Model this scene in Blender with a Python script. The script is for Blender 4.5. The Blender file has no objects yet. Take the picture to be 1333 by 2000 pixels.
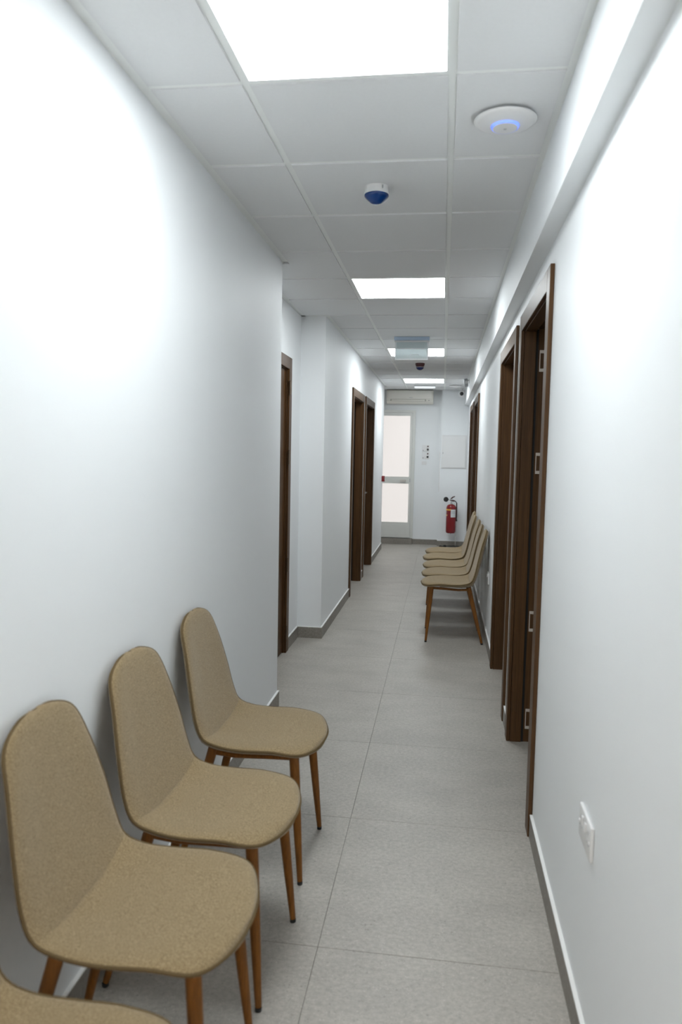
import bpy, bmesh, math, random
from mathutils import Vector, Matrix
random.seed(4)
S = bpy.context.scene
COL = S.collection

# ------------------------------------------------------------------ camera
YAW, PITCH, ROLL, FPX = 0.135145, 0.078956, -0.019726, 1445.38
def cam_matrix(loc):
    cy, sy, cp, sp = math.cos(YAW), math.sin(YAW), math.cos(PITCH), math.sin(PITCH)
    f = Vector((-sy*cp, cy*cp, -sp)); r = Vector((cy, sy, 0)); d = f.cross(r)
    c, s = math.cos(ROLL), math.sin(ROLL)
    r2 = r*c + d*s; d2 = d*c - r*s
    m = Matrix((r2, -d2, -f)).transposed().to_4x4(); m.translation = loc
    return m
cd = bpy.data.cameras.new('camera'); cam = bpy.data.objects.new('camera', cd); COL.objects.link(cam)
cd.sensor_fit = 'VERTICAL'; cd.sensor_height = 36.0; cd.lens = FPX/2000*36.0
cd.clip_start = 0.05; cd.clip_end = 60
cd.dof.use_dof = True; cd.dof.focus_distance = 5.0; cd.dof.aperture_fstop = 3.2
cam.matrix_world = cam_matrix(Vector((0, 0, 1.5)))
S.camera = cam

# ------------------------------------------------------------------ world, exposure
w = bpy.data.worlds.new('world'); S.world = w; w.use_nodes = True
w.node_tree.nodes['Background'].inputs[0].default_value = (0.75, 0.8, 0.85, 1)
w.node_tree.nodes['Background'].inputs[1].default_value = 0.4
S.view_settings.view_transform = 'Standard'; S.view_settings.look = 'None'
S.view_settings.gamma = 1.0; S.view_settings.use_curve_mapping = False
S.view_settings.exposure = 1.82
PANEL = 5.2                      # radiance of the ceiling panels
PANEL_COL = (0.93, 0.985, 1.0, 1)

# ------------------------------------------------------------------ materials
def mat(name, col, rough=0.5, metal=0.0, spec=0.5, emit=None, es=1.0, trans=0.0, coat=0.0):
    m = bpy.data.materials.new(name); m.use_nodes = True
    b = m.node_tree.nodes['Principled BSDF']
    b.inputs['Base Color'].default_value = (*col, 1); b.inputs['Roughness'].default_value = rough
    b.inputs['Metallic'].default_value = metal; b.inputs['Specular IOR Level'].default_value = spec
    b.inputs['Transmission Weight'].default_value = trans; b.inputs['Coat Weight'].default_value = coat
    if emit: b.inputs['Emission Color'].default_value = (*emit, 1); b.inputs['Emission Strength'].default_value = es
    return m
def N(m, t, **k):
    n = m.node_tree.nodes.new(t)
    for a, v in k.items(): setattr(n, a, v)
    return n
def L(m, a, b): m.node_tree.links.new(a, b)
def bsdf(m): return m.node_tree.nodes['Principled BSDF']
def coords(m, kind='pos', scale=(1, 1, 1)):
    mp = N(m, 'ShaderNodeMapping'); mp.inputs['Scale'].default_value = scale
    if kind == 'pos': g = N(m, 'ShaderNodeNewGeometry'); L(m, g.outputs['Position'], mp.inputs[0])
    else: g = N(m, 'ShaderNodeTexCoord'); L(m, g.outputs['Object'], mp.inputs[0])
    return mp.outputs[0]
def noise(m, vec, scale, detail=3, rough=0.5):
    n = N(m, 'ShaderNodeTexNoise'); n.inputs['Scale'].default_value = scale
    n.inputs['Detail'].default_value = detail; n.inputs['Roughness'].default_value = rough
    L(m, vec, n.inputs['Vector']); return n.outputs['Fac']
def ramp(m, fac, stops):
    r = N(m, 'ShaderNodeValToRGB'); e = r.color_ramp.elements
    while len(e) < len(stops): e.new(0.5)
    for i, (p, c) in enumerate(stops): e[i].position = p; e[i].color = (*c, 1)
    L(m, fac, r.inputs[0]); return r.outputs[0]
def mix(m, fac, a, b, mode='MIX'):
    x = N(m, 'ShaderNodeMix', data_type='RGBA', blend_type=mode)
    if isinstance(fac, (int, float)): x.inputs[0].default_value = fac
    else: L(m, fac, x.inputs[0])
    for i, v in ((6, a), (7, b)):
        if isinstance(v, tuple): x.inputs[i].default_value = (*v, 1)
        else: L(m, v, x.inputs[i])
    return x.outputs[2]
def bump(m, h, strength, dist):
    b = N(m, 'ShaderNodeBump'); b.inputs['Strength'].default_value = strength
    b.inputs['Distance'].default_value = dist; L(m, h, b.inputs['Height'])
    L(m, b.outputs[0], bsdf(m).inputs['Normal'])

M = {}
# painted plaster
m = M['wall'] = mat('wall_paint', (0.80, 0.815, 0.815), 0.55, spec=0.35)
v = coords(m); L(m, mix(m, noise(m, v, 2.2, 2), (0.850, 0.872, 0.888), (0.868, 0.890, 0.905)), bsdf(m).inputs['Base Color'])
bump(m, noise(m, v, 60, 3), 0.06, 0.002)
M['ceil_tile'] = m = mat('mineral_tile', (0.72, 0.735, 0.74), 0.85, spec=0.2)
v = coords(m); oi = N(m, 'ShaderNodeObjectInfo')
c = mix(m, noise(m, v, 90, 4), (0.78, 0.79, 0.80), (0.82, 0.83, 0.84))
L(m, mix(m, oi.outputs['Random'], c, mix(m, 1.0, c, (0.965, 0.965, 0.965), 'MULTIPLY')), bsdf(m).inputs['Base Color'])
bump(m, noise(m, v, 260, 3), 0.12, 0.001)
M['tee'] = mat('white_enamel_steel', (0.88, 0.90, 0.89), 0.5, spec=0.3)
M['plenum'] = mat('plenum_board', (0.35, 0.35, 0.35), 0.9)
# stone effect floor
def stone(name, a, b, rough, grain=1.0):
    m = mat(name, a, rough, spec=0.5)
    v = coords(m); vs = coords(m, scale=(1, 1.7, 1))
    big = ramp(m, noise(m, vs, 3.0, 6, 0.6), [(0.3, a), (0.7, b)])
    fine = noise(m, coords(m, scale=(1, 1.25, 1)), 60, 5, 0.75)
    c = mix(m, ramp(m, fine, [(0.35, (0, 0, 0)), (0.7, (1, 1, 1))]), mix(m, 1.0, big, (0.80, 0.79, 0.77), 'MULTIPLY'), mix(m, 1.0, big, (1.14, 1.14, 1.13), 'MULTIPLY'))
    for sc, lo, hi, colr, am in ((140, 0.05, 0.30, (0.11, 0.095, 0.08), 0.6), (36, 0.04, 0.17, (0.13, 0.115, 0.10), 0.5), (105, 0.06, 0.30, (0.68, 0.66, 0.62), 0.6), (48, 0.05, 0.22, (0.50, 0.47, 0.41), 0.5)):
        vo = N(m, 'ShaderNodeTexVoronoi'); vo.inputs['Scale'].default_value = sc
        off = N(m, 'ShaderNodeVectorMath', operation='ADD'); off.inputs[1].default_value = (sc, sc*.3, 0)
        L(m, v, off.inputs[0]); L(m, off.outputs[0], vo.inputs['Vector'])
        sel = ramp(m, vo.outputs['Color'], [(0.60, (0, 0, 0)), (0.66, (1, 1, 1))])
        d = ramp(m, vo.outputs['Distance'], [(lo, (am,)*3), (hi, (0, 0, 0))])
        c = mix(m, mix(m, 1.0, sel, d, 'MULTIPLY'), c, colr)
    oi = N(m, 'ShaderNodeObjectInfo')
    c = mix(m, oi.outputs['Random'], c, mix(m, 1.0, c, (0.94, 0.94, 0.935), 'MULTIPLY'))
    L(m, c, bsdf(m).inputs['Base Color'])
    rr = N(m, 'ShaderNodeMapRange'); rr.inputs[3].default_value = rough-0.06; rr.inputs[4].default_value = rough+0.08
    L(m, noise(m, v, 12, 4), rr.inputs[0]); L(m, rr.outputs[0], bsdf(m).inputs['Roughness'])
    bump(m, fine, 0.15, 0.001)
    return m
M['floor'] = stone('stone_effect_porcelain', (0.40, 0.377, 0.345), (0.482, 0.456, 0.418), 0.42)
M['skirt'] = stone('stone_effect_skirting', (0.24, 0.222, 0.197), (0.30, 0.277, 0.25), 0.5)
M['grout'] = mat('grout', (0.22, 0.21, 0.195), 0.9)
M['top_strip'] = mat('white_top_strip', (0.85, 0.85, 0.84), 0.5)
# wood veneer
def wood(name, a, b, rough, sc=(60, 60, 1.6)):
    m = mat(name, a, rough, spec=0.28)
    v = coords(m, scale=sc)
    g = noise(m, v, 1.0, 5, 0.65); g2 = noise(m, coords(m, scale=(260, 260, 4)), 1.0, 3, 0.6)
    c = ramp(m, g, [(0.25, a), (0.75, b)])
    c = mix(m, ramp(m, g2, [(0.4, (0, 0, 0)), (0.65, (0.55,)*3)]), c, tuple(x*0.55 for x in a))
    L(m, c, bsdf(m).inputs['Base Color']); bump(m, g2, 0.25, 0.0006)
    return m
M['wood'] = wood('walnut_veneer', (0.060, 0.026, 0.008), (0.122, 0.059, 0.020), 0.42)
M['legwood'] = wood('oak_print_steel', (0.185, 0.068, 0.010), (0.255, 0.100, 0.017), 0.45, (60, 60, 10))
M['seal'] = mat('black_rubber', (0.006, 0.005, 0.005), 0.7)
M['rubber'] = mat('black_plastic', (0.012, 0.012, 0.012), 0.45)
M['steel'] = mat('satin_steel', (0.62, 0.60, 0.57), 0.32, metal=1.0)
M['plate'] = mat('zinc_plate', (0.62, 0.56, 0.50), 0.45, metal=0.15)
M['chrome'] = mat('chrome', (0.75, 0.75, 0.76), 0.12, metal=1.0)
M['plastic'] = mat('white_plastic', (0.80, 0.80, 0.80), 0.3)
M['plastic_grey'] = mat('light_grey_plastic', (0.42, 0.43, 0.45), 0.4)
M['cream'] = mat('cream_plastic', (0.78, 0.76, 0.70), 0.4)
M['cream_dark'] = mat('cream_shadow_slot', (0.42, 0.40, 0.36), 0.6)
M['alu'] = mat('white_aluminium', (0.70, 0.71, 0.68), 0.35)
M['blue'] = mat('blue_lens', (0.001, 0.040, 0.19), 0.25)
M['darkred'] = mat('dark_red_plastic', (0.05, 0.004, 0.004), 0.3)
M['red'] = mat('red_enamel', (0.22, 0.003, 0.007), 0.25, coat=0.3)
M['black'] = mat('black_gloss', (0.01, 0.01, 0.012), 0.2)
M['yellow'] = mat('yellow_label', (0.80, 0.42, 0.08), 0.5)
M['paper'] = mat('white_label', (0.72, 0.74, 0.76), 0.5)
M['ink'] = mat('grey_ink', (0.10, 0.10, 0.12), 0.6)
M['led'] = mat('blue_light_ring', (0.3, 0.4, 0.9), 0.4, emit=(0.10, 0.20, 1.0), es=0.35)
M['diffuser'] = mat('lit_diffuser', (0.9, 0.9, 0.9), 0.5, emit=PANEL_COL[:3], es=PANEL)
M['diffuser_fill'] = mat('added_fill_diffuser', (0.9, 0.9, 0.9), 0.5, emit=(1.0, 0.93, 0.86), es=PANEL*1.5)
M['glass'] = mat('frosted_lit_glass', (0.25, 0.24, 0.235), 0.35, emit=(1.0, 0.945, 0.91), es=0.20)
M['bronze'] = mat('brown_steel', (0.22, 0.17, 0.13), 0.4, metal=0.6)
M['navy'] = mat('navy_lens', (0.003, 0.010, 0.07), 0.3)
M['batten'] = mat('batten_diffuser', (0.85, 0.87, 0.9), 0.4, emit=(0.95, 0.98, 1.0), es=0.12)
M['sign_plate'] = mat('frosted_acrylic', (0.66, 0.76, 0.78), 0.12, trans=0.15)
M['sign_edge'] = mat('acrylic_edge', (0.88, 0.92, 0.95), 0.15)
M['sign_house'] = mat('blue_grey_plastic', (0.50, 0.62, 0.78), 0.3)
# heathered fabric
m = M['fabric'] = mat('heather_fabric', (0.3, 0.23, 0.14), 0.95, spec=0.15)
bsdf(m).inputs['Sheen Weight'].default_value = 0.25; bsdf(m).inputs['Sheen Roughness'].default_value = 0.5
v = coords(m, 'obj')
f1 = noise(m, v, 380, 4, 0.8); f2 = noise(m, coords(m, 'obj', (1, 3, 1)), 130, 4, 0.7)
c = ramp(m, f1, [(0.36, (0.135, 0.092, 0.040)), (0.5, (0.298, 0.217, 0.115)), (0.64, (0.52, 0.402, 0.245))])
c = mix(m, ramp(m, f2, [(0.4, (0, 0, 0)), (0.62, (0.45,)*3)]), c, (0.21, 0.152, 0.078))
L(m, c, bsdf(m).inputs['Base Color']); bump(m, f1, 0.5, 0.0015)
M['piping'] = mat('fabric_piping', (0.135, 0.095, 0.048), 0.95, spec=0.1)

# ------------------------------------------------------------------ mesh helpers
def box(bm, a, b):
    x0, x1 = sorted((a[0], b[0])); y0, y1 = sorted((a[1], b[1])); z0, z1 = sorted((a[2], b[2]))
    v = [bm.verts.new(p) for p in ((x0,y0,z0),(x1,y0,z0),(x1,y1,z0),(x0,y1,z0),(x0,y0,z1),(x1,y0,z1),(x1,y1,z1),(x0,y1,z1))]
    for f in ((3,2,1,0),(4,5,6,7),(0,1,5,4),(1,2,6,5),(2,3,7,6),(3,0,4,7)): bm.faces.new([v[i] for i in f])
    return bm
def B(*boxes):
    bm = bmesh.new()
    for a, b in boxes: box(bm, a, b)
    return bm
def bevel(bm, w, seg=2):
    bmesh.ops.bevel(bm, geom=bm.edges[:], offset=w, segments=seg, affect='EDGES', profile=0.5)
    return bm
def tube(bm, pts, rads, n=12, cap=True):
    pts = [Vector(p) for p in pts]; rings = []
    if isinstance(rads, (int, float)): rads = [rads]*len(pts)
    up = Vector((0.13, 0.31, 0.94)).normalized()
    prev = None
    for i, p in enumerate(pts):
        t = (pts[min(i+1, len(pts)-1)] - pts[max(i-1, 0)]).normalized()
        if prev is None: a = t.cross(up).normalized() if abs(t.dot(up)) < 0.98 else t.cross(Vector((1, 0, 0))).normalized()
        else: a = (prev - t*prev.dot(t)).normalized()
        prev = a; b = t.cross(a)
        rings.append([bm.verts.new(p + (a*math.cos(k*2*math.pi/n) + b*math.sin(k*2*math.pi/n))*rads[i]) for k in range(n)])
    for r0, r1 in zip(rings, rings[1:]):
        for k in range(n): bm.faces.new((r0[k], r0[(k+1) % n], r1[(k+1) % n], r1[k]))
    if cap: bm.faces.new(rings[0][::-1]); bm.faces.new(rings[-1])
    return bm
def lathe(bm, prof, c=(0, 0, 0), axis='z', n=32):
    """prof: (radius, height) list, revolved about the axis through c"""
    def P(r, h, a):
        u, v = r*math.cos(a), r*math.sin(a)
        d = {'z': (u, v, h), 'y': (u, h, v), 'x': (h, u, v)}[axis]
        return (c[0]+d[0], c[1]+d[1], c[2]+d[2])
    rings = []
    for r, h in prof:
        if r < 1e-6: rings.append([bm.verts.new(P(0, h, 0))])
        else: rings.append([bm.verts.new(P(r, h, 2*math.pi*k/n)) for k in range(n)])
    for r0, r1 in zip(rings, rings[1:]):
        for k in range(n):
            q = [r0[k % len(r0)], r0[(k+1) % len(r0)], r1[(k+1) % len(r1)], r1[k % len(r1)]]
            q = [x for i, x in enumerate(q) if x not in q[:i]]
            if len(q) > 2: bm.faces.new(q)
    return bm
def obj(name, bm, material, parent=None, smooth=False, angle=None):
    me = bpy.data.meshes.new(name)
    bmesh.ops.recalc_face_normals(bm, faces=bm.faces[:])
    bm.to_mesh(me); bm.free()
    me.materials.append(M[material])
    if smooth:
        me.polygons.foreach_set('use_smooth', [True]*len(me.polygons))
        if angle: me.set_sharp_from_angle(angle=math.radians(angle))
    o = bpy.data.objects.new(name, me); COL.objects.link(o)
    if parent: o.parent = parent
    return o
def thing(name, label, cat, loc=(0, 0, 0), rotz=0, group=None, kind=None):
    o = bpy.data.objects.new(name, None); COL.objects.link(o); o.empty_display_size = 0.05
    o.location = loc; o.rotation_euler = (0, 0, rotz); return tag(o, label, cat, group, kind)
def tag(o, label, cat, group=None, kind=None):
    o['label'] = label; o['category'] = cat
    if group: o['group'] = group
    if kind: o['kind'] = kind
    return o
def copy_tree(o, parent=None):
    c = o.copy(); COL.objects.link(c)
    if parent: c.parent = parent
    for ch in list(o.children): copy_tree(ch, c)
    return c
def struct(name, bm, material, label, cat, **k):
    return tag(obj(name, bm, material, **k), label, cat, kind='structure')

# ------------------------------------------------------------------ key dimensions (metres)
ZC = 2.5725                    # ceiling tee plane
XL1, XL0, XL2 = -0.931, -1.14, -0.942      # left wall: near, recess, far
YS1, YS2, YLE = 4.19, 5.84, 11.72          # recess start and end, end of far left wall
XR, XB = 0.393, 0.329                      # right wall, bulkhead fascia
ZB = 2.315                                 # bulkhead underside
YB, YCOL, YREAR = 12.46, 12.32, -0.8
YLOB, XLA, XLB = -4.6, -3.4, 2.8      # lobby the corridor opens from, behind the camera
GX0, GY0 = -0.6048, 2.1868                 # ceiling grid origin
SK = 0.088

# doors: (y0, y1, top, frame width)
D_L1 = (4.36, 5.43, 2.19); D_L2 = (7.60, 8.69, 2.18); D_L3 = (8.87, 10.0, 2.187)
D_R1 = (2.90, 3.985, 2.222); D_R2 = (4.19, 5.32, 2.215); D_R3 = (8.55, 9.66, 2.21); D_R4 = (9.95, 11.06, 2.215)
TW = 0.085

# ------------------------------------------------------------------ shell
def wall_with_openings(x0, x1, y0, y1, z1, openings, z0=-0.02):
    bm = bmesh.new(); y = y0
    for (a, b, t) in sorted(openings):
        a, b, t = a+TW*0.55, b-TW*0.55, t-TW*0.55
        box(bm, (x0, y, z0), (x1, a, z1)); box(bm, (x0, a, t), (x1, b, z1)); y = b
    box(bm, (x0, y, z0), (x1, y1, z1))
    return bm
struct('wall_left', B(((XL1, YREAR, -0.02), (XL1-0.36, YS1, 2.75))), 'wall', 'long bare white wall behind the near beige chairs', 'wall')
struct('wall_left_recess', wall_with_openings(XL0-0.15, XL0, YS1, YS2, 2.75, [D_L1]), 'wall', 'short recessed white wall holding the first left door', 'wall')
struct('wall_left_far', wall_with_openings(XL2-0.17, XL2, YS2, YLE, 2.75, [D_L2, D_L3]), 'wall', 'far white left wall holding two walnut doors', 'wall')
# the step between recess and far wall
struct('wall_left_step', B(((XL0-0.15, YS2, -0.02), (XL2-0.17, YS2+0.15, 2.75))), 'wall', 'white wall return hidden behind the recess corner', 'wall')
struct('wall_left_return', B(((XL2-0.17, YLE-0.12, -0.02), (-1.62, YLE, 2.75)), ((-1.62, YLE, -0.02), (-1.50, YB+0.15, 2.75))), 'wall', 'white wall turning left beside the glazed door', 'wall')
struct('wall_right', wall_with_openings(XR, XR+0.16, YREAR, YB+0.15, 2.75, [D_R1, D_R2, D_R3, D_R4]), 'wall', 'long white right wall with four walnut doors', 'wall')
struct('trim_1', B(((XB, YREAR, ZB), (XR, YB, 2.75))), 'wall', 'white boxed bulkhead running above the right wall doors', 'bulkhead')
struct('wall_back', B(((-1.50, YB, -0.02), (XR, YB+0.15, 2.75))), 'wall', 'white end wall holding the glazed door', 'wall')
struct('wall_back_column', B(((-0.045, YCOL, -0.02), (XR, YB, 2.75))), 'wall', 'white column projecting right of the glazed door', 'column')
struct('wall_rear', B(((XLA, YLOB-0.15, -0.02), (XLB, YLOB, 2.75)), ((XLA-0.15, YLOB-0.15, -0.02), (XLA, YREAR, 2.75)), ((XLB, YLOB-0.15, -0.02), (XLB+0.15, YREAR, 2.75)),
    ((XLA-0.15, YREAR, -0.02), (XL1-0.36, YREAR+0.15, 2.75)), ((XR+0.16, YREAR, -0.02), (XLB+0.15, YREAR+0.15, 2.75))), 'wall', 'white walls of the lobby behind the camera', 'wall')
struct('floor_lobby', B(((XLA-0.15, YLOB-0.15, -0.10), (XLB+0.15, YREAR, 0))), 'floor', 'grey stone effect floor of the lobby behind the camera', 'floor')
struct('ceiling_lobby', B(((XLA-0.15, YLOB-0.15, ZC), (XLB+0.15, YREAR, 2.75))), 'ceil_tile', 'pale ceiling of the lobby behind the camera', 'ceiling')
# side room seen through the first right door
struct('wall_side_room', B(((XR+0.16, 2.3, -0.02), (2.4, 2.42, 2.6)), ((XR+0.16, 4.06, -0.02), (2.4, 4.16, 2.6)), ((2.4, 2.3, -0.02), (2.5, 4.16, 2.6)), ((XR+0.16, 2.3, 2.6), (2.5, 4.16, 2.7))),
       'wall', 'dim white room beyond the open first right door', 'wall')

# floor: joint bed and separate large tiles
floor = struct('floor', B(((-1.66, YREAR, -0.10), (2.5, YB+0.15, -0.0035))), 'grout', 'grey stone effect tiled corridor floor', 'floor')
tx, ty = 1.20, 0.812; y0 = 3.742 - 9*ty
tile_me = {}
for i in range(-1, 3):
    for j in range(0, 21):
        xa, xb = -0.333 + (i-1)*tx, -0.333 + i*tx
        ya, yb = y0 + j*ty, y0 + (j+1)*ty
        xa, xb = max(xa, -1.62), min(xb, 2.4); ya, yb = max(ya, YREAR), min(yb, YB)
        if xb-xa < 0.05 or yb-ya < 0.05: continue
        if xa > 0.8 and (ya < 1.9 or yb > 4.2): continue
        if xb > 0.6 and (yb < 2.3 or ya > 4.1): xb = XR+0.12
        if i == -1: continue
        g = 0.0009; k = (round(xb-xa, 3), round(yb-ya, 3))
        if k not in tile_me:
            o = obj('floor_tile', B(((g, g, -0.0035), (xb-xa-g, yb-ya-g, 0))), 'floor', floor); tile_me[k] = o.data
        else:
            o = bpy.data.objects.new('floor_tile', tile_me[k]); COL.objects.link(o); o.parent = floor
        o.location = (xa, ya, 0)

# ceiling: plenum board, steel grid, lay-in tiles that sit below the grid
ceiling = struct('ceiling', B(((-1.66, YREAR, 2.62), (XR, YB+0.15, 2.70))), 'plenum', 'suspended grid ceiling of pale grey square tiles', 'ceiling')
for x in (GX0, GX0+0.6):
    obj('main_tee', B(((x-0.012, YREAR, ZC), (x+0.012, YB, ZC+0.002)), ((x-0.001, YREAR, ZC+0.002), (x+0.001, YB, ZC+0.03))), 'tee', ceiling)
def left_edge(y): return XL0 if YS1 < y < YS2 else (-1.5 if y > YLE else (XL1 if y < YS1 else XL2))
lit = {-1, 4, 9, 14}
ks = range(-10, 17)
tile_me = {}
AW = 0.034
for k in ks:
    ya, yb = GY0 + k*0.6, GY0 + (k+1)*0.6
    if yb <= YREAR: continue
    ya, yb = max(ya, YREAR), min(yb, YB)
    xle = left_edge((ya+yb)/2)
    if YREAR < ya:
        for xa, xb in ((left_edge(ya+0.001), GX0-0.012), (GX0+0.012, GX0+0.588), (GX0+0.612, XB)):
            obj('cross_tee', B(((xa, ya-0.012, ZC), (xb, ya+0.012, ZC+0.002))), 'tee', ceiling)
    d, g = 0.005, 0.0123
    cols = [(xle+AW, GX0-g), (GX0+g, GX0+0.6-g), (GX0+0.6+g, XB-0.022)]
    for c, (xa, xb) in enumerate(cols):
        if c == 1 and k in lit: continue
        a, b = ya+g, yb-g
        if yb-ya < 0.3: b = yb-AW
        bm = bmesh.new()
        segs = [((xa, a), (xb, b))]
        if c == 0 and k == 3: segs = [((XL1+AW, a), (xb, b)), ((XL0+AW, YS1+AW), (XL1+AW, b))]
        if c == 0 and ya < YLE < yb: segs = [((XL2+AW, a), (xb, b)), ((-1.5+AW, YLE+AW), (XL2+AW, b))]
        for (p, q) in segs: box(bm, (p[0], p[1], ZC-d), (q[0], q[1], ZC+0.006))
        obj('ceiling_tile', bm, 'ceil_tile', ceiling)
za, zb = ZC-0.001, ZC+0.003
for nm, a, b in (((1), (XL1, YREAR), (XL1+AW, YS1)), (2, (XL0, YS1), (XL0+AW, YS2)), (3, (XL0, YS2-AW), (XL2, YS2)), (4, (XL2, YS2-AW), (XL2+AW, YLE)),
                 (5, (-1.5, YLE), (-1.5+AW, YB)), (6, (XB-0.022, YREAR), (XB, 2.93)), (7, (XB-0.022, 2.931), (XB, 5.9)), (8, (XB-0.022, 5.901), (XB, 8.9)), (9, (XB-0.022, 8.901), (XB, YB)), (10, (-1.5, YB-AW), (XB, YB)), (11, (XL0+AW, YS1), (XL1, YS1+AW))):
    obj('wall_angle', B(((a[0], a[1], za), (b[0], b[1], zb))), 'tee', ceiling)

# skirting
def skirting(name, runs, label):
    bm = bmesh.new(); bs = bmesh.new()
    for (xa, ya, xb, yb) in runs:
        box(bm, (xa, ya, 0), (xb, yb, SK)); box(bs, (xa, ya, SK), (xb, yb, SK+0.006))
    o = struct(name, bm, 'skirt', label, 'baseboard')
    obj('skirting_top_strip', bs, 'top_strip', o)  # white strip along the top edge of the skirting
t = 0.011
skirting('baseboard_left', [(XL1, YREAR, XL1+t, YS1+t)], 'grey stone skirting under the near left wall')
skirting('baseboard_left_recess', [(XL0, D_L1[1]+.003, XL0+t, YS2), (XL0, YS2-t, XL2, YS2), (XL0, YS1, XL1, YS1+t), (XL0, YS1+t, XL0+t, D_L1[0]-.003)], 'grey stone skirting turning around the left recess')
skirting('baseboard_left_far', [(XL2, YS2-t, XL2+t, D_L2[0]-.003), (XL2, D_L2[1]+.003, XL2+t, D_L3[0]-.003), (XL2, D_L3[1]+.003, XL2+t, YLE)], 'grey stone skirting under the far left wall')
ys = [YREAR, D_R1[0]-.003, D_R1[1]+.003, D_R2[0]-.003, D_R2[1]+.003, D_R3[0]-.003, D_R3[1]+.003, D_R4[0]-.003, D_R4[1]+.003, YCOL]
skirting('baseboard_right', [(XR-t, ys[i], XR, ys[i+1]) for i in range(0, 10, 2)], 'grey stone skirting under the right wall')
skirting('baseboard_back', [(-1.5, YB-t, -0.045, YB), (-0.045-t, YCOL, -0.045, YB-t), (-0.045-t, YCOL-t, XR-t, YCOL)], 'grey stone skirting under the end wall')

# ------------------------------------------------------------------ walnut doors
def wood_door(name, label, side, xw, d, depth=0.085, leaf=True, jd=0.15):
    """side +1: the room lies towards +x. depth = how far the leaf sits behind the wall face."""
    ya, yb, top = d; X = lambda dx: xw + side*dx
    r = thing(name, label, 'door', (xw, (ya+yb)/2, 0), kind='structure')
    ox, oy = xw, (ya+yb)/2
    def put(nm, bm, m, par=r, **k):
        o = obj(nm, bm, m, par, **k)
        if par is r: o.data.transform(Matrix.Translation((-ox, -oy, 0)))
        else: o.data.transform(Matrix.Translation((-ox, -oy, 0)))
        return o
    f0, f1 = X(-0.017), X(0)
    for a, b, z0, z1 in ((ya, ya+TW, 0, top), (yb-TW, yb, 0, top), (ya+TW, yb-TW, top-TW, top)):
        put('architrave', bevel(B(((f0, a, z0), (f1, b, z1))), 0.002, 1), 'wood')
    ia, ib, it = ya+TW, yb-TW, top-TW
    # lining: front part, then a recess, then the rebate strip
    s1 = min(depth, 0.08)
    for a0, a1, z0, z1, k in ((ya+TW*.56, ia+0.004, 0, it+0.004, 0), (ib-0.004, yb-TW*.56, 0, it+0.004, 0), (ia+0.004, ib-0.004, it-0.004, it+0.036, 1)):
        put('jamb', bevel(B(((X(0.001), a0, z0), (X(s1), a1, z1))), 0.0015, 1), 'wood')
    if jd > depth:
        for a0, a1, z0, z1 in ((ya+TW*.56, ia-0.008, 0, it+0.012), (ib+0.008, yb-TW*.56, 0, it+0.012), (ia-0.008, ib+0.008, it+0.012, it+0.036)):
            put('rebate', B(((X(s1+0.012 if not leaf else s1), a0, z0), (X(jd), a1, z1))), 'wood')
    if not leaf or True:
        for a0, a1, z0, z1 in ((ya+TW*.56, ia-0.004, 0, it+0.008), (ib+0.004, yb-TW*.56, 0, it+0.008)):
            put('door_seal', B(((X(s1), a0, z0), (X(s1+0.012), a1, z1))), 'seal')
    lf = None
    if leaf:
        lf = put('door_leaf', bevel(B(((X(depth), ia-0.006, 0.006), (X(depth+0.042), ib+0.006, it+0.010))), 0.002, 1), 'wood')
    return r, lf, (ia, ib, it), put, X
def lever(par, put, x, y, z, side, dy, yk=None):
    """handle on the corridor side (towards -side)"""
    bm = lathe(bmesh.new(), [(0, 0), (0.026, 0), (0.026, -side*0.008), (0.010, -side*0.009), (0.010, -side*0.045), (0, -side*0.047)], (x, y, z), 'x', 20)
    tube(bm, [(x-side*0.04, y, z), (x-side*0.045, y+dy*0.02, z), (x-side*0.045, y+dy*0.12, z)], [0.009, 0.009, 0.008], 10)
    put('door_handle', bm, 'steel', par, smooth=True, angle=40)
    put('lock_rose', lathe(bmesh.new(), [(0, 0), (0.024, 0), (0.024, -side*0.008), (0, -side*0.008)], (x, y, z-0.09), 'x', 20), 'steel', par)

# left recess door: leaf nearly flush, four hinges on its far edge
r, lf, (ia, ib, it), put, X = wood_door('door_1', 'closed walnut door in the left recess, with four steel hinges', -1, XL0, D_L1, depth=0.012, jd=0.012)
for zc in (1.967, 1.464, 0.668, 0.157):
    bm = tube(bmesh.new(), [(X(-0.022), ib-0.002, zc-0.053), (X(-0.022), ib-0.002, zc+0.053)], 0.008, 10)
    box(bm, (X(-0.0175), ib+0.0005, zc-0.05), (X(-0.022), ib+0.012, zc+0.05))
    put('hinge', bm, 'bronze', smooth=True, angle=40)
lever(lf, put, X(0.012), ia+0.07, 1.0, -1, 1)
r, lf, (ia, ib, it), put, X = wood_door('door_2', 'walnut doorway on the left, nearer of the far pair', -1, XL2, D_L2, depth=0.115, jd=0.165)
lever(lf, put, X(0.115), ia+0.07, 1.0, -1, 1)
r, lf, (ia, ib, it), put, X = wood_door('door_3', 'far left walnut door with a steel lever handle showing', -1, XL2, D_L3, depth=0.10, jd=0.165)
lever(lf, put, X(0.10), ib-0.075, 0.985, -1, -1)
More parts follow.
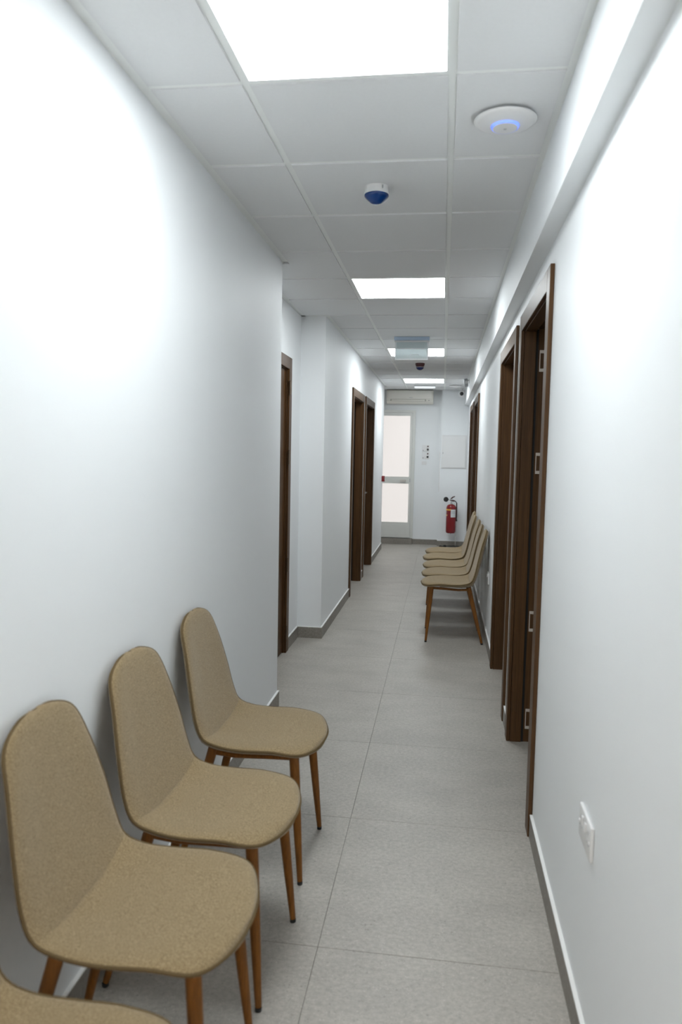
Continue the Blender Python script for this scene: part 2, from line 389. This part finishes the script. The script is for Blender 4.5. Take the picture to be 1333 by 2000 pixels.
# first right door stands open: bare rebate with hinge plates, leaf swung into the room
r, lf, (ia, ib, it), put, X = wood_door('door_4', 'open walnut doorway nearest on the right, hinge plates showing', 1, XR, D_R1, depth=0.058, leaf=False, jd=0.16)
for zc in (1.988, 1.469, 0.646, 0.124):
    y = ib+0.008; bm = bmesh.new(); x0, x1 = XR+0.078, XR+0.120; h = 0.054
    box(bm, (x0, y-0.0015, zc-h), (x0+0.004, y, zc+h))
    for s in (-1, 1):
        pts = [(x0+0.004, zc+s*h), (x1, zc+s*h), (x1, zc+s*(h-0.026)), (x1-0.008, zc+s*(h-0.024)), (x1-0.018, zc+s*(h-0.016)), (x0+0.004, zc+s*(h-0.015))]
        vs = [[bm.verts.new((px, yy, pz)) for px, pz in pts] for yy in (y-0.0015, y)]
        bm.faces.new(vs[0]); bm.faces.new(vs[1][::-1])
        for i in range(6): bm.faces.new((vs[0][i], vs[0][(i+1) % 6], vs[1][(i+1) % 6], vs[1][i]))
        lathe(bm, [(0, 0), (0.004, 0), (0.004, -0.0015), (0, -0.002)], (x0+0.018, y-0.0015, zc+s*(h-0.007)), 'y', 8)
    put('hinge_plate', bm, 'plate')
lf = put('door_leaf', bevel(B(((XR+0.175, ib+0.022, 0.008), (XR+0.175+0.90, ib+0.064, it))), 0.002, 1), 'wood')
for s in (-1,):
    bm = lathe(bmesh.new(), [(0, 0), (0.026, 0), (0.026, -0.008), (0.010, -0.009), (0.010, -0.045), (0, -0.047)], (XR+1.0, ib+0.022, 1.0), 'y', 20)
    tube(bm, [(XR+1.0, ib-0.02, 1.0), (XR+0.98, ib-0.023, 1.0), (XR+0.88, ib-0.023, 1.0)], 0.0085, 10)
    put('door_handle', bm, 'steel', lf, smooth=True, angle=40)
r, lf, (ia, ib, it), put, X = wood_door('door_5', 'closed walnut door on the right, just past the open one', 1, XR, D_R2, depth=0.095, jd=0.155)
lever(lf, put, X(0.095), ia+0.07, 1.0, 1, 1)
r, lf, (ia, ib, it), put, X = wood_door('door_6', 'far right walnut door behind the beige chairs, nearer of two', 1, XR, D_R3, depth=0.07, jd=0.155)
lever(lf, put, X(0.07), ia+0.07, 1.0, 1, 1)
r, lf, (ia, ib, it), put, X = wood_door('door_7', 'farthest right walnut door, next to the end column', 1, XR, D_R4, depth=0.07, jd=0.155)
lever(lf, put, X(0.07), ia+0.07, 1.0, 1, 1)

# ------------------------------------------------------------------ glazed end door
gd = thing('door_8', 'white aluminium end door with two frosted glass panes', 'door', (-0.93, YB, 0.10), kind='structure')
xa, xb, z0, z1 = -1.36, -0.468, 0.0, 2.14          # z local, base on the stone step
def gput(nm, boxes, m, par=gd, bv=0.0, **k):
    bm = B(*boxes)
    if bv: bevel(bm, bv, 1)
    o = obj(nm, bm, m, par, **k); o.data.transform(Matrix.Translation((0.93, -YB if True else 0, 0))); return o
gput('door_frame', [((xa, YB-0.055, z0), (xa+0.045, YB, z1)), ((xb-0.045, YB-0.055, z0), (xb, YB, z1)), ((xa+0.045, YB-0.055, z1-0.045), (xb-0.045, YB, z1))], 'alu')
la, lb, lt = xa+0.048, xb-0.048, z1-0.048
lf = gput('door_leaf', [((la, YB-0.062, z0+0.01), (la+0.055, YB-0.018, lt)), ((lb-0.038, YB-0.062, z0+0.01), (lb, YB-0.018, lt)),
    ((la+0.055, YB-0.062, lt-0.05), (lb-0.038, YB-0.018, lt)), ((la+0.055, YB-0.062, 0.918), (lb-0.038, YB-0.018, 1.032)), ((la+0.055, YB-0.062, z0+0.01), (lb-0.038, YB-0.018, 0.268))], 'alu')
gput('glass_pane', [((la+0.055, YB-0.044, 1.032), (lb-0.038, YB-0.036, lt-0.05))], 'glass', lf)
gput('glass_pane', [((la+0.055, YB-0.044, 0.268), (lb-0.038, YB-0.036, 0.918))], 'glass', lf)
gput('kick_panel', [((la+0.09, YB-0.065, 0.045), (lb-0.07, YB-0.062, 0.235))], 'alu', lf, 0.001)
bm = bevel(B(((-0.70, YB-0.10, 0.952), (-0.60, YB-0.09, 0.985)), ((-0.70, YB-0.09, 0.955), (-0.685, YB-0.062, 0.982)), ((-0.615, YB-0.09, 0.955), (-0.60, YB-0.062, 0.982))), 0.003, 1)
o = obj('pull_handle', bm, 'steel', lf); o.data.transform(Matrix.Translation((0.93, -YB, 0)))
gput('lock_plate', [((lb-0.028, YB-0.066, 0.945), (lb-0.016, YB-0.062, 1.005))], 'plastic_grey', lf)
struct('trim_2', bevel(B(((-1.5, YB-0.085, 0.0), (-0.478, YB-t-0.0005, 0.097))), 0.003, 1), 'skirt', 'stone step under the glazed end door', 'step')

# ------------------------------------------------------------------ chairs
# outline of the shell (piping line): x forward from the wall, half width, height; index 6 is the seat/back crease
EDGE = [(0.533, 0, 0.459), (0.515, 0.116, 0.456), (0.468, 0.205, 0.465), (0.373, 0.222, 0.476), (0.273, 0.225, 0.474), (0.194, 0.221, 0.48), (0.136, 0.2205, 0.502), (0.109, 0.22, 0.559), (0.0855, 0.206, 0.664), (0.0585, 0.179, 0.778), (0.032, 0.148, 0.862), (0.018, 0.074, 0.896), (0.015, 0, 0.9)]
SEAT_C = [(0.5310, 0.456), (0.5170, 0.461), (0.4720, 0.467), (0.3770, 0.468), (0.2770, 0.464), (0.1900, 0.462), (0.1320, 0.471)]
BACK_C = [(0.1320, 0.471), (0.1000, 0.556), (0.0700, 0.662), (0.0450, 0.778), (0.0260, 0.862), (0.0160, 0.894), (0.0140, 0.899)]
def spline(P, t, lo, hi):
    i = min(int(t), len(P)-2); u = t-i
    a = P[i-1] if i > 0 else lo; b, c = P[i], P[i+1]; d = P[i+2] if i+2 < len(P) else hi
    return [0.5*(2*b[j] + (c[j]-a[j])*u + (2*a[j]-5*b[j]+4*c[j]-d[j])*u*u + (3*b[j]-a[j]-3*c[j]+d[j])*u**3) for j in range(len(b))]
def ext(P, k): return [2*P[0][j]-P[1][j] for j in range(2)] if k == 0 else [2*P[-1][j]-P[-2][j] for j in range(2)]
def edge_fade(part, s):
    d = s*6/1.6 if part == 0 else (1-s)*6/1.8
    return 1.0 if d >= 1 else max(0, 1-(1-d)**2)**0.6
def mid(part, s, u):
    m = lambda p: (p[0], -p[1], p[2])
    e = spline(EDGE, s*6 + 6*part, m(EDGE[1]), m(EDGE[-2]))
    P = SEAT_C if part == 0 else BACK_C
    c = spline(P, s*6, ext(P, 0), ext(P, 1))
    k = max(0, (abs(u)-0.2)/0.8)**2
    return Vector((c[0]+(e[0]-c[0])*k, u*max(0, e[1]), c[1]+(e[2]-c[1])*k))
def normal(part, s, u):
    h = 0.02
    if part == 0: a, b = mid(0, max(0, s-h), u), (mid(0, s+h, u) if s+h <= 1 else mid(1, 0.02, u))
    else: a, b = (mid(1, s-h, u) if s-h >= 0 else mid(0, 0.98, u)), mid(1, min(1, s+h), u)
    t = (b-a); t.y = 0; t.normalize()
    return Vector((t.z, 0, -t.x))
def pad(part):
    ns, nu = 44, 32
    bm = bmesh.new(); rings = []
    for i in range(ns+1):
        q = i/ns
        s = (1-math.cos(q*math.pi/2))*0.999+0.001*q if part == 0 else math.sin(q*math.pi/2)
        s = min(1, max(0.0006, s)) if part == 0 else min(0.9994, s)
        ring = []
        for k in range(nu+1):
            u = -math.cos(math.pi*k/nu); n = normal(part, s, u)
            ring.append(mid(part, s, u) + n*(0.0145*edge_fade(part, s)*max(0, 1-abs(u)**6)**0.55))
        for k in range(1, nu):
            u = math.cos(math.pi*k/nu); n = normal(part, s, u)
            ring.append(mid(part, s, u) - n*((0.025 if part == 0 else 0.025-0.009*s)*edge_fade(part, s)*max(0, 1-abs(u)**6)**0.5))
        rings.append([bm.verts.new(p) for p in ring])
    for r0, r1 in zip(rings, rings[1:]):
        for k in range(len(r0)): bm.faces.new((r0[k], r0[(k+1) % len(r0)], r1[(k+1) % len(r1)], r1[k]))
    # close the outer end
    bm.faces.new(rings[0][::-1] if part == 0 else rings[-1])
    return bm
def piping():
    side = []
    for part in (0, 1):
        for i in range(41):
            q = i/40; s = (1-math.cos(q*math.pi/2)) if part == 0 else math.sin(q*math.pi/2)
            if part == 1 and i == 0: continue
            side.append(mid(part, min(max(s, 0.0), 1.0), 1.0))
    loop = side + [Vector((p.x, -p.y, p.z)) for p in side[::-1]]
    pts = [loop[0]]
    for p in loop[1:]:
        if (p-pts[-1]).length > 0.004: pts.append(p)
    if (pts[0]-pts[-1]).length < 0.004: pts.pop()
    pts.append(pts[0])
    return tube(bmesh.new(), pts, 0.0042, 8, cap=False)

def make_chair():
    c = thing('upholstered_chair', '-', 'chair')
    obj('seat', pad(0), 'fabric', c, smooth=True)
    obj('backrest', pad(1), 'fabric', c, smooth=True)
    obj('piping', piping(), 'piping', c, smooth=True)
    bm = bmesh.new()
    for s in (-1, 1):
        tube(bm, [(0.437, s*0.15, 0.434), (0.34, s*0.15, 0.431), (0.23, s*0.148, 0.425), (0.152, s*0.145, 0.430)], 0.010, 8)
    for x in (0.437, 0.152): tube(bm, [(x, -0.15, 0.427), (x, 0.15, 0.427)], 0.011, 8)
    box(bm, (0.20, -0.12, 0.437), (0.38, 0.12, 0.446))
    obj('frame', bm, 'legwood', c, smooth=True, angle=40)
    for x0, x1, y0, y1 in ((0.444, 0.480, 0.152, 0.194), (0.149, 0.036, 0.146, 0.190)):
        for s in (-1, 1):
            a, b = Vector((x0, s*y0, 0.446)), Vector((x1, s*y1, 0.012))
            lg = obj('leg', tube(bmesh.new(), [a, a.lerp(b, .3), a.lerp(b, .65), b], [0.0175, 0.0165, 0.0135, 0.0092], 18), 'legwood', c, smooth=True, angle=60)
            d = (b-a).normalized()
            obj('foot_cap', lathe(bmesh.new(), [(0, 0), (0.0088, 0), (0.0096, 0.002), (0.0096, 0.010), (0, 0.011)], (b.x+d.x*0.004, b.y+d.y*0.004, 0), 'z', 16), 'rubber', lg, smooth=True, angle=40)
    return c
chair0 = make_chair()
chairs = [
    (-0.922, 1.00, 0.0, 'beige fabric chair cropped by the lower left corner of the photo', 'left'),
    (-0.924, 1.54, 0.01, 'large near beige chair against the left wall, just behind the cropped one', 'left'),
    (-0.920, 2.05, -0.04, 'middle beige chair of the three whole ones along the left wall', 'left'),
    (-0.928, 2.63, -0.01, 'beige chair on the left wall farthest from the camera, near the recess', 'left'),
    (0.386, 6.10, math.pi, 'beige chair nearest the camera in the right row, its long brown legs in view', 'right'),
    (0.378, 6.57, math.pi-0.01, 'second beige chair from the front of the right row', 'right'),
    (0.376, 7.06, math.pi+0.01, 'middle beige chair of the five in the right row', 'right'),
    (0.362, 7.59, math.pi, 'fourth beige chair from the front of the right row', 'right'),
    (0.376, 8.08, math.pi, 'last beige chair of the right row, closest to the fire extinguisher', 'right')]
for i, (x, y, rz, lab, row) in enumerate(chairs):
    c = chair0 if i == 0 else copy_tree(chair0)
    c.location = (x, y, 0); c.rotation_euler = (0, 0, rz); c['label'] = lab
    c['group'] = 'beige chairs along the %s wall' % row

# ------------------------------------------------------------------ ceiling light panels
def make_panel():
    r = thing('ceiling_light', '-', 'light')
    h, f = 0.2865, 0.288
    obj('frame', B(((-f, -f, 0), (-h+0.004, f, 0.012)), ((h-0.004, -f, 0), (f, f, 0.012)), ((-h+0.004, -f, 0), (h-0.004, -h+0.004, 0.012)), ((-h+0.004, h-0.004, 0), (h-0.004, f, 0.012))), 'tee', r)
    obj('diffuser', B(((-h+0.004, -h+0.004, 0.002), (h-0.004, h-0.004, 0.010))), 'diffuser', r)
    return r
p0 = make_panel()
labs = {-1: 'nearest large square light panel at the top edge of the photo', 4: 'second square light panel, between the blue sensor and the exit sign',
        9: 'square light panel partly hidden behind the hanging sign', 14: 'last square light panel before the glazed door', -6: 'square light panel behind the camera'}
warm_mesh = [c for c in p0.children if c.name.startswith('diffuser')][0].data.copy(); warm_mesh.materials[0] = M['diffuser_fill']
spots = [(GX0+0.3, GY0+k*0.6+0.3, labs[k]) for k in (-1, 4, 9, 14)]
spots += [(x, y, 'added square fill panel in the unseen lobby behind the camera, %s' % n) for x, y, n in
          ((-2.1, -1.8, 'front left'), (-0.3, -1.8, 'front middle'), (1.5, -1.8, 'front right'), (-2.1, -3.6, 'back left'), (-0.3, -3.6, 'back middle'), (1.5, -3.6, 'back right'))]  # unseen panels added to give the near end frontal fill light
for i, (x, y, lab) in enumerate(spots):
    p = p0 if i == 0 else copy_tree(p0)
    p.location = (x, y, ZC-0.005 if y > YREAR else ZC-0.012); p['label'] = lab; p['group'] = 'square light panels in the ceiling'
    if y < YREAR:
        for ch in p.children:
            if ch.name.startswith('diffuser'): ch.data = warm_mesh
ZT = ZC-0.005                 # underside of the tiles

# ------------------------------------------------------------------ ceiling devices
def access_point(x, y, label, ring='led'):
    r = thing('access_point', label, 'access point', (x, y, ZT), group='round white access points on the ceiling')
    obj('mounting_plate', lathe(bmesh.new(), [(0, 0), (0.078, 0), (0.080, -0.008), (0, -0.008)], n=40), 'plastic_grey', r, smooth=True, angle=40)
    prof = [(0, -0.008), (0.094, -0.008), (0.098, -0.011), (0.097, -0.014), (0.085, -0.019), (0.066, -0.024), (0.046, -0.0275), (0.0445, -0.0278)]
    obj('cover', lathe(bmesh.new(), prof + [(0.0445, -0.022), (0, -0.022)], n=56), 'plastic', r, smooth=True, angle=50)
    obj('light_ring', lathe(bmesh.new(), [(0.0425, -0.024), (0.0420, -0.0335), (0.0405, -0.0345), (0.0390, -0.0335), (0.0390, -0.024)], n=48), ring, r, smooth=True)
    c = obj('centre_disc', lathe(bmesh.new(), [(0.0388, -0.0215), (0.0388, -0.0350), (0.034, -0.0362), (0, -0.0370)], n=40), 'plastic', r, smooth=True, angle=50)
    obj('logo_mark', lathe(bmesh.new(), [(0.005, -0.0365), (0.005, -0.0375), (0, -0.0376)], n=16), 'plastic_grey', c)
    return r
access_point(0.163, 2.47, 'large round white access point with blue glowing ring')
access_point(0.165, 11.52, 'small distant round white disc beside the end of the ceiling', 'plastic')

def sensor(x, y, label, red):
    r = thing('ceiling_alarm_beacon', label, 'sensor', (x, y, ZT))
    if not red:
        obj('base', lathe(bmesh.new(), [(0, 0), (0.047, 0), (0.048, -0.004), (0.048, -0.022), (0.050, -0.026), (0.050, -0.031), (0, -0.031)], n=40), 'plastic', r, smooth=True, angle=35)
        obj('lens', lathe(bmesh.new(), [(0.0485, -0.031), (0.0492, -0.036), (0.044, -0.043), (0.034, -0.052), (0.022, -0.062), (0.013, -0.066), (0, -0.067)], n=40), 'blue', r, smooth=True, angle=50)
        obj('lock_slot', B(((0.026, -0.0435, -0.018), (0.030, -0.041, -0.006))), 'plastic_grey', r)
    else:
        obj('sounder_base', lathe(bmesh.new(), [(0, 0), (0.054, 0), (0.056, -0.008), (0.050, -0.030), (0.042, -0.044), (0, -0.044)], n=32), 'darkred', r, smooth=True, angle=35)
        obj('lens', lathe(bmesh.new(), [(0.046, -0.046), (0.046, -0.052), (0.034, -0.068), (0.018, -0.078), (0, -0.080)], n=32), 'navy', r, smooth=True, angle=50)
        obj('collar', lathe(bmesh.new(), [(0, -0.044), (0.047, -0.044), (0.047, -0.047), (0, -0.047)], n=32), 'plastic', r, smooth=True, angle=35)
    return r
sensor(-0.296, 3.05, 'white ceiling beacon with a pointed blue lens', False)
sensor(-0.298, 8.80, 'small dark red ceiling sounder with a blue lens behind the sign', True)

# hanging exit sign, seen from its blank side
r = thing('hanging_exit_sign', 'rectangular frosted acrylic sign hanging from a ceiling bar', 'sign', (-0.312, 6.86, ZT))
obj('mounting_bar', bevel(B(((-0.160, -0.035, -0.030), (0.160, 0.035, 0))), 0.004, 2), 'sign_house', r)
obj('holder_strip', bevel(B(((-0.157, -0.012, -0.046), (0.157, 0.012, -0.030))), 0.002, 1), 'plastic', r)
obj('acrylic_panel', B(((-0.140, -0.004, -0.194), (0.140, 0.004, -0.046))), 'sign_plate', r)
obj('panel_border', B(((-0.150, -0.004, -0.205), (-0.140, 0.004, -0.046)), ((0.140, -0.004, -0.205), (0.150, 0.004, -0.046)), ((-0.140, -0.004, -0.205), (0.140, 0.004, -0.194))), 'sign_edge', r)
bm = bmesh.new()
for xa_, za_, xb_, zb_ in ((-0.135, -0.108, 0.12, -0.100),): box(bm, (xa_, -0.0048, za_), (xb_, -0.004, zb_))
pts = [(0.0 + 0.045*math.cos(a), -0.155 + 0.0*a, 0) for a in (0,)]
arc = [Vector((0.03+0.045*math.cos(math.pi*k/10), -0.0045, -0.168+0.014*math.sin(math.pi*k/10))) for k in range(11)]
tube(bm, arc, 0.002, 6)
obj('painted_reflections', bm, 'sign_edge', r)  # reflections on the acrylic, put in as a pale line and arc

# emergency batten, far end
r = thing('emergency_light', 'slim white emergency batten on the ceiling near the glazed door', 'light', (-0.308, 11.60, ZT))
obj('housing', bevel(B(((-0.165, -0.04, -0.012), (0.165, 0.04, 0))), 0.003, 1), 'plastic_grey', r)
obj('diffuser', bevel(B(((-0.160, -0.038, -0.040), (0.160, 0.038, -0.012))), 0.008, 2), 'batten', r)

# small camera under the ceiling at the end
r = thing('security_camera', 'small white security camera with black lens, high beside the column', 'camera', (0.270, 11.97, ZT))
obj('mount', lathe(bmesh.new(), [(0, 0), (0.035, 0), (0.035, -0.012), (0.014, -0.016), (0.014, -0.05), (0, -0.05)], n=20), 'plastic', r, smooth=True, angle=40)
obj('housing', bevel(B(((-0.05, -0.05, -0.135), (0.045, 0.07, -0.045))), 0.014, 3), 'plastic', r, smooth=True, angle=40)
bm = lathe(bmesh.new(), [(0, 0), (0.030, 0), (0.030, -0.006), (0.024, -0.008), (0, -0.002)], (-0.008, -0.050, -0.092), 'y', 24)
obj('lens', bm, 'black', r, smooth=True, angle=40)
# motion sensor on the bulkhead
r = thing('motion_sensor', 'grey tilted motion sensor on a bracket high on the bulkhead', 'sensor', (XB, 10.45, 2.50))
obj('bracket', B(((-0.035, -0.012, 0.030), (0, 0.012, 0.045)), ((-0.006, -0.02, 0.0), (0, 0.02, 0.05))), 'plastic', r)
o = obj('sensor_body', bevel(B(((-0.026, -0.03, -0.055), (0.026, 0.012, 0.055))), 0.008, 2), 'plastic_grey', r, smooth=True, angle=40)
o.location = (-0.050, -0.005, 0.006); o.rotation_euler = (math.radians(12), math.radians(-14), math.radians(20))
obj('sensor_window', bevel(B(((-0.018, -0.033, -0.01), (0.018, -0.029, 0.03))), 0.002, 1), 'plastic', o)

# ------------------------------------------------------------------ air conditioner
r = thing('air_conditioner', 'cream wall air conditioner above the glazed door', 'air conditioner', (-0.556, YB, 2.338))
bm = bmesh.new()
prof = [(0, 0.0), (-0.13, 0.0), (-0.185, 0.035), (-0.200, 0.085), (-0.198, 0.212), (-0.18, 0.222), (0, 0.222)]
for xx in (-0.392, 0.372): [bm.verts.new((xx, y, z)) for y, z in prof]
bm.verts.ensure_lookup_table(); n = len(prof)
bm.faces.new([bm.verts[i] for i in range(n)]); bm.faces.new([bm.verts[n+i] for i in range(n)][::-1])
for i in range(n): bm.faces.new((bm.verts[i], bm.verts[(i+1) % n], bm.verts[n+(i+1) % n], bm.verts[n+i]))
obj('casing', bevel(bm, 0.004, 2), 'cream', r)
obj('front_cover', bevel(B(((-0.372, -0.207, 0.075), (0.352, -0.196, 0.208))), 0.004, 2), 'cream', r)
obj('air_slot', B(((-0.330, -0.199, 0.038), (0.255, -0.178, 0.068))), 'cream_dark', r)
obj('louvre', bevel(B(((-0.310, -0.207, 0.041), (0.235, -0.199, 0.062))), 0.003, 1), 'cream', r)
obj('signal_window', B(((0.295, -0.206, 0.045), (0.306, -0.197, 0.056))), 'ink', r)
obj('badge', B(((-0.02, -0.2085, 0.092), (0.035, -0.2065, 0.098))), 'plastic_grey', r)

# ------------------------------------------------------------------ isolator switches, blank plate, cabinet
def isolator(z, label):
    r = thing('isolator_switch', label, 'switch', (-0.285, YB, z), group='isolator switches beside the glazed door')
    obj('face_plate', bevel(B(((-0.060, -0.012, -0.056), (0.060, 0, 0.056))), 0.003, 2), 'plastic', r)
    obj('indicator', lathe(bmesh.new(), [(0, -0.016), (0.011, -0.015), (0.012, -0.012), (0, -0.012)], (0.032, 0, 0.030), 'y', 16), 'darkred', r, smooth=True)
    obj('knob', lathe(bmesh.new(), [(0, -0.034), (0.015, -0.032), (0.018, -0.018), (0.018, -0.012), (0, -0.012)], (0.031, 0, -0.022), 'y', 20), 'black', r, smooth=True, angle=40)
    obj('marking', B(((-0.048, -0.0128, -0.046), (-0.040, -0.012, -0.028))), 'ink', r)
isolator(1.615, 'upper of two white isolator switches with black knobs')
isolator(1.492, 'lower of two white isolator switches with black knobs')
r = thing('blank_plate', 'small plain white plate below the isolator switches', 'switch', (-0.308, YB, 1.368))
obj('face_plate', bevel(B(((-0.040, -0.009, -0.030), (0.040, 0, 0.030))), 0.002, 2), 'plastic', r)
obj('rocker', bevel(B(((0.012, -0.013, -0.010), (0.026, -0.009, 0.012))), 0.001, 1), 'plastic', r)
r = thing('distribution_board', 'white flush electrical cabinet on the column above the extinguisher', 'cabinet', (0.176, YCOL, 1.56))
obj('surround', bevel(B(((-0.203, -0.010, -0.272), (0.203, 0, 0.272))), 0.002, 1), 'plastic', r)
dd = obj('cabinet_door', bevel(B(((-0.190, -0.020, -0.258), (0.190, -0.0105, 0.258))), 0.003, 2), 'plastic', r)
obj('latch', lathe(bmesh.new(), [(0, -0.024), (0.007, -0.024), (0.008, -0.020), (0, -0.020)], (-0.177, 0, -0.02), 'y', 12), 'plastic_grey', dd)
# corner wire on the column edge
tag(obj('cable_duct', bevel(B(((-0.058, YCOL+0.03, 0.9), (-0.045, YCOL+0.045, 1.55))), 0.002, 1), 'plastic'), 'thin white cable duct on the side of the end column', 'duct')
# red call point at the end of the left wall
r = thing('manual_call_point', 'red square fire call point on the left wall end', 'alarm', (XL2, 11.60, 1.118))
obj('housing', bevel(B(((0, -0.045, -0.045), (0.048, 0.045, 0.045))), 0.006, 2), 'red', r, smooth=True, angle=40)
obj('press_plate', bevel(B(((0.048, -0.030, -0.030), (0.052, 0.030, 0.030))), 0.001, 1), 'plastic', r)

# ------------------------------------------------------------------ wall sockets
def socket(x, y, z, label, sw=0.073, sh=0.044):
    r = thing('wall_socket', label, 'socket', (x, y, z))
    obj('face_plate', bevel(B(((-0.010, -sw, -sh), (0, sw, sh))), 0.0035, 3), 'plastic', r, smooth=True, angle=40)
    for s in (-1, 1):
        obj('rocker_switch', bevel(B(((-0.0145, s*0.018-0.006, 0.008), (-0.010, s*0.018+0.006, 0.030))), 0.0015, 1), 'plastic', r)
        bm = B(((-0.0107, s*0.045-0.002, 0.012), (-0.0100, s*0.045+0.002, 0.022)))
        for q in (-1, 1): box(bm, (-0.0107, s*0.045+q*0.011-0.0035, -0.010), (-0.0100, s*0.045+q*0.011+0.0035, -0.006))
        obj('pin_holes', bm, 'plastic_grey', r)
        obj('screw', lathe(bmesh.new(), [(0, -0.0125), (0.0035, -0.012), (0.004, -0.010), (0, -0.010)], (0, s*0.0615, 0.0), 'x', 10), 'plastic', r)
socket(XR, 1.872, 0.560, 'white double wall socket low on the near right wall')
socket(XR, 5.98, 0.53, 'small white wall socket behind the nearest right row chair', 0.06, 0.044)

# ------------------------------------------------------------------ fire extinguisher on a chrome stand
ex, ey = 0.158, 12.13
r = thing('extinguisher_stand', 'chrome pole stand with black feet behind the red extinguisher', 'stand', (0.243, 12.21, 0))
obj('pole', tube(bmesh.new(), [(0, 0, 0.02), (0, 0, 0.735), (-0.01, 0, 0.755), (-0.03, -0.01, 0.76), (-0.07, -0.03, 0.762)], 0.008, 12), 'chrome', r, smooth=True, angle=50)
bm = tube(bmesh.new(), [(-0.24, -0.12, 0.016), (-0.2, -0.05, 0.018), (0, 0, 0.022), (0.10, -0.05, 0.018)], 0.009, 8)
tube(bm, [(0.0, 0, 0.022), (0.02, 0.055, 0.016)], 0.008, 8)
obj('base', bm, 'black', r, smooth=True, angle=50)
for px, py in ((-0.24, -0.12), (-0.17, -0.02), (0.10, -0.05)): 
    obj('foot', lathe(bmesh.new(), [(0, 0), (0.026, 0), (0.028, 0.026), (0.016, 0.036), (0, 0.036)], (px, py, 0), 'z', 16), 'black', r, smooth=True, angle=40)
obj('shelf_bracket', tube(bmesh.new(), [(0, 0, 0.30), (-0.03, -0.04, 0.30), (-0.085, -0.08, 0.226)], 0.005, 8), 'chrome', r, smooth=True)
r = thing('fire_extinguisher', 'red fire extinguisher with yellow band and white label on the stand', 'fire extinguisher', (ex, ey, 0.243))
R_ = 0.080
cyl = obj('cylinder', lathe(bmesh.new(), [(0, 0.004), (0.062, 0.0), (0.076, 0.012), (R_, 0.035), (R_, 0.40), (0.077, 0.428), (0.062, 0.452), (0.035, 0.468), (0.022, 0.474), (0, 0.474)], n=40), 'red', r, smooth=True, angle=40)
def patch(a0, a1, z0, z1, rad):
    bm = bmesh.new(); rows = []
    for rr in (rad, rad+0.001):
        rows.append([[bm.verts.new((rr*math.cos(a0+(a1-a0)*k/10), rr*math.sin(a0+(a1-a0)*k/10), z)) for k in range(11)] for z in (z0, z1)])
    for k in range(10):
        for i in (0, 1): bm.faces.new((rows[i][0][k], rows[i][0][k+1], rows[i][1][k+1], rows[i][1][k]))
        for j in (0, 1): bm.faces.new((rows[0][j][k], rows[0][j][k+1], rows[1][j][k+1], rows[1][j][k]))
    for k in (0, 10): bm.faces.new((rows[0][0][k], rows[1][0][k], rows[1][1][k], rows[0][1][k]))
    return bm
D = math.radians
obj('yellow_band', patch(D(175), D(272), 0.372, 0.394, R_+0.0002), 'yellow', cyl)
lb = obj('label', patch(D(266), D(330), 0.262, 0.388, R_+0.0006), 'paper', cyl)
bm = bmesh.new()
for z in (0.352, 0.330): 
    b2 = patch(D(272), D(325), z, z+0.004, R_+0.0018); me = bpy.data.meshes.new('tmp'); b2.to_mesh(me); b2.free(); bm.from_mesh(me); bpy.data.meshes.remove(me)
obj('printed_lines', bm, 'ink', cyl)
obj('instruction_text', patch(D(200), D(222), 0.285, 0.300, R_+0.0004), 'yellow', cyl)
obj('valve', lathe(bmesh.new(), [(0.020, 0.470), (0.020, 0.490), (0.014, 0.492), (0.014, 0.535), (0.020, 0.54), (0.018, 0.56), (0, 0.562)], n=20), 'chrome', r, smooth=True, angle=40)
hb = bmesh.new(); tube(hb, [(-0.01, 0, 0.555), (0.02, -0.02, 0.585), (0.052, -0.045, 0.600)], [0.010, 0.011, 0.008], 8)
tube(hb, [(-0.01, 0, 0.53), (0.03, -0.03, 0.535), (0.058, -0.05, 0.528)], [0.008, 0.009, 0.007], 8)
obj('grip', hb, 'darkred', r, smooth=True, angle=50)
hb = bmesh.new(); tube(hb, [(0.014, 0.0, 0.52), (0.06, 0.0, 0.522), (0.088, 0.0, 0.49), (0.092, 0.0, 0.40), (0.090, 0.0, 0.22)], 0.007, 8)
obj('hose', hb, 'black', r, smooth=True, angle=50)
obj('hose_clip', bevel(B(((0.074, -0.012, 0.195), (0.103, 0.012, 0.225))), 0.003, 1), 'black', r)
obj('gauge', lathe(bmesh.new(), [(0, -0.024), (0.034, -0.024), (0.040, -0.018), (0.040, 0.012), (0.012, 0.02), (0, 0.02)], (-0.088, -0.02, 0.548), 'y', 28), 'black', r, smooth=True, angle=40)
obj('gauge_arm', tube(bmesh.new(), [(-0.055, -0.008, 0.545), (-0.013, 0, 0.53)], 0.006, 8), 'chrome', r, smooth=True)
